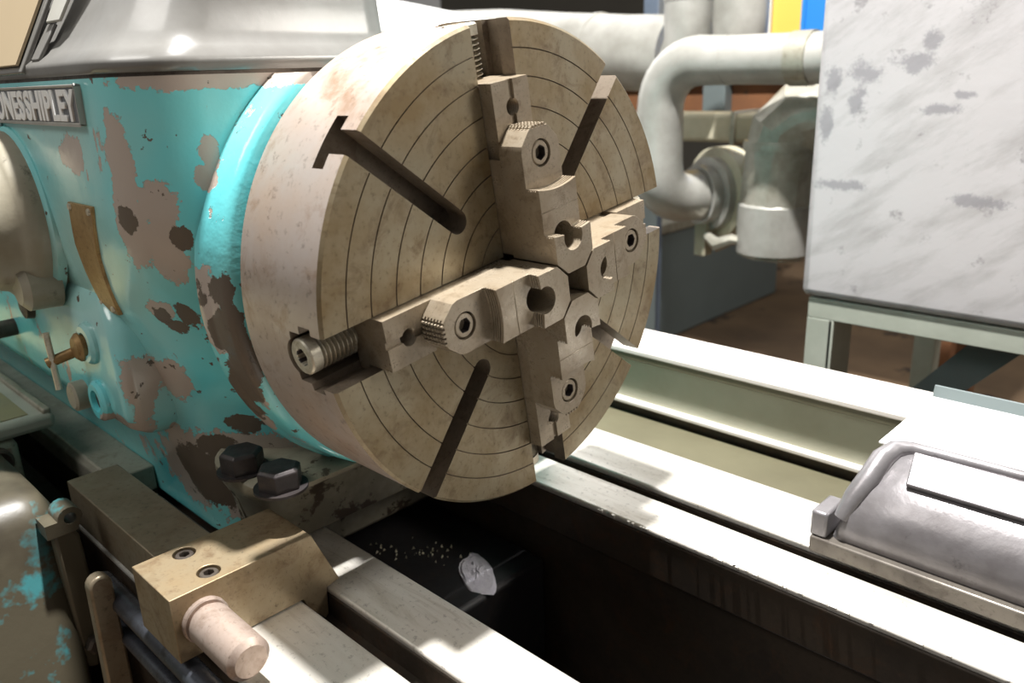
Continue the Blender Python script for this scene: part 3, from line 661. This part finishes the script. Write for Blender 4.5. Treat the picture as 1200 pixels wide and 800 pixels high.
part('duct_length', MB().box(-4.4, -1.2, 6.4, 7.0, -.06, .27), 'lag_cream', cd, .05)
part('duct_joint', MB().box(-2.72, -2.66, 6.37, 7.03, -.09, .30), 'rail', cd, .01)
part('duct_stand', MB().box(-4.35, -4.1, 6.5, 6.95, -ZF, -.06), 'pump_grey', cd)
rs = thing('rusty_frame', (-2, 8, 0), 'rusty brown steel frame seen below the horizontal silver pipe', 'steel frame')
part('rust_panel', MB().box(-6.8, -.5, 8.2, 8.3, -.2, .74), 'rust', rs)
part('rack_shelf', MB().box(-6.8, -.5, 7.95, 9.4, .74, .80), 'rust', rs)
part('grey_upright', MB().box(-4.1, -3.75, 8.0, 8.2, -.2, .74), 'pump_grey', rs, .01)
for x in (-6.8, -.75):
    part('rack_leg', MB().box(x, x+.25, 8.0, 8.2, -ZF, .74), 'rust', rs, .01)
    part('rack_leg', MB().box(x, x+.25, 9.1, 9.3, -ZF, .74), 'rust', rs, .01)
bp = thing('fat_pipe', (-5, 6, 1), 'fat silver lagged pipe running behind the top of the chuck', 'pipe')
part('pipe_lagging', MB().tube([(-9.0, 6.6, 1.36), (-6.5, 6.5, 1.23), (-5.4, 6.45, 1.11), (-4.2, 6.4, 1.0), (-3.5, 6.4, .95)], .45, 28), 'foil', bp, angle=60)
part('band', MB().lathe([(0, .465), (.05, .465)], (-4.72, 6.425, 1.05), (1, 0, -.09), 28), 'foil', bp)
wh = thing('white_duct', (-6.5, 4.6, 1.6), 'bright white lagged duct sloping down behind the headstock lid', 'duct')
part('duct_lagging', MB().tube([(-8.2, 5.0, 1.62), (-7.0, 5.0, 1.42), (-5.9, 5.0, 1.2), (-4.9, 5.0, .98), (-4.55, 5.02, .78), (-4.4, 5.05, .4), (-4.4, 5.05, -1.2), (-4.4, 5.05, -ZF)], .36, 26), 'plate_white', wh, angle=60)
part('duct_post', MB().box(-6.6, -6.4, 4.9, 5.1, -ZF, 1.1), 'grey_paint', wh)
for i, (x, lab) in enumerate(((-3.03, 'upright silver pipe just right of the dark post at the top'), (-2.41, 'second upright silver pipe under the yellow container at the top'))):
    up = thing('upright_pipe', (x, 5.9, .9), lab, 'pipe', 'upright silver pipes at the top')
    part('pipe_lagging', MB().tube([(x-.1, 5.95, .86), (x, 5.95, 1.05), (x, 5.95, 1.3), (x, 5.95, 2.6)], [.27, .29, .29, .29], 22), 'foil', up, angle=60)
    part('pipe_cuff', MB().lathe([(0, .297), (.05, .297)], (x, 5.95, 1.5), (0, 0, 1), 22), 'foil', up)
dp = thing('dark_post', (-4.3, 7.2, -ZF), 'narrow dark blue grey post between the silver pipes', 'post')
part('post_body', MB().box(-4.55, -4.32, 7.2, 7.4, -ZF, 3), 'dark_post', dp, .01)
pb = thing('pump_base', (-8, 12, -ZF), 'slate grey machine base on the floor below the silver flange', 'machine base')
part('base_block', MB().box(-11, -6.5, 10.6, 15.5, -ZF, -2.2), 'pump_grey', pb, .05)
part('base_top', MB().box(-11.1, -6.4, 10.5, 15.6, -2.2, -2.0), 'rail', pb, .03)
yc = thing('yellow_container', (-3.4, 8.6, .8), 'yellow sheet steel container in the far background', 'container')
part('container_wall', MB().box(-4.4, -3.2, 8.05, 9.2, .80, 2.6), 'yellow_sheet', yc)
part('corner_post', MB().box(-3.22, -3.15, 8.0, 8.05, .80, 2.6), 'plate_white', yc)
part('door_panel', MB().box(-3.14, -2.74, 8.05, 9.2, .80, 2.6), 'yellow_sheet', yc)
bc = thing('blue_container', (-2.2, 8.6, .8), 'blue sheet steel container beside the silver tank top', 'container')
part('container_wall', MB().box(-2.72, -1.2, 8.02, 9.2, .80, 2.6), 'blue_sheet', bc)
part('door_rib', MB().box(-2.72, -2.67, 7.98, 8.02, .80, 2.6), 'blue_sheet', bc)
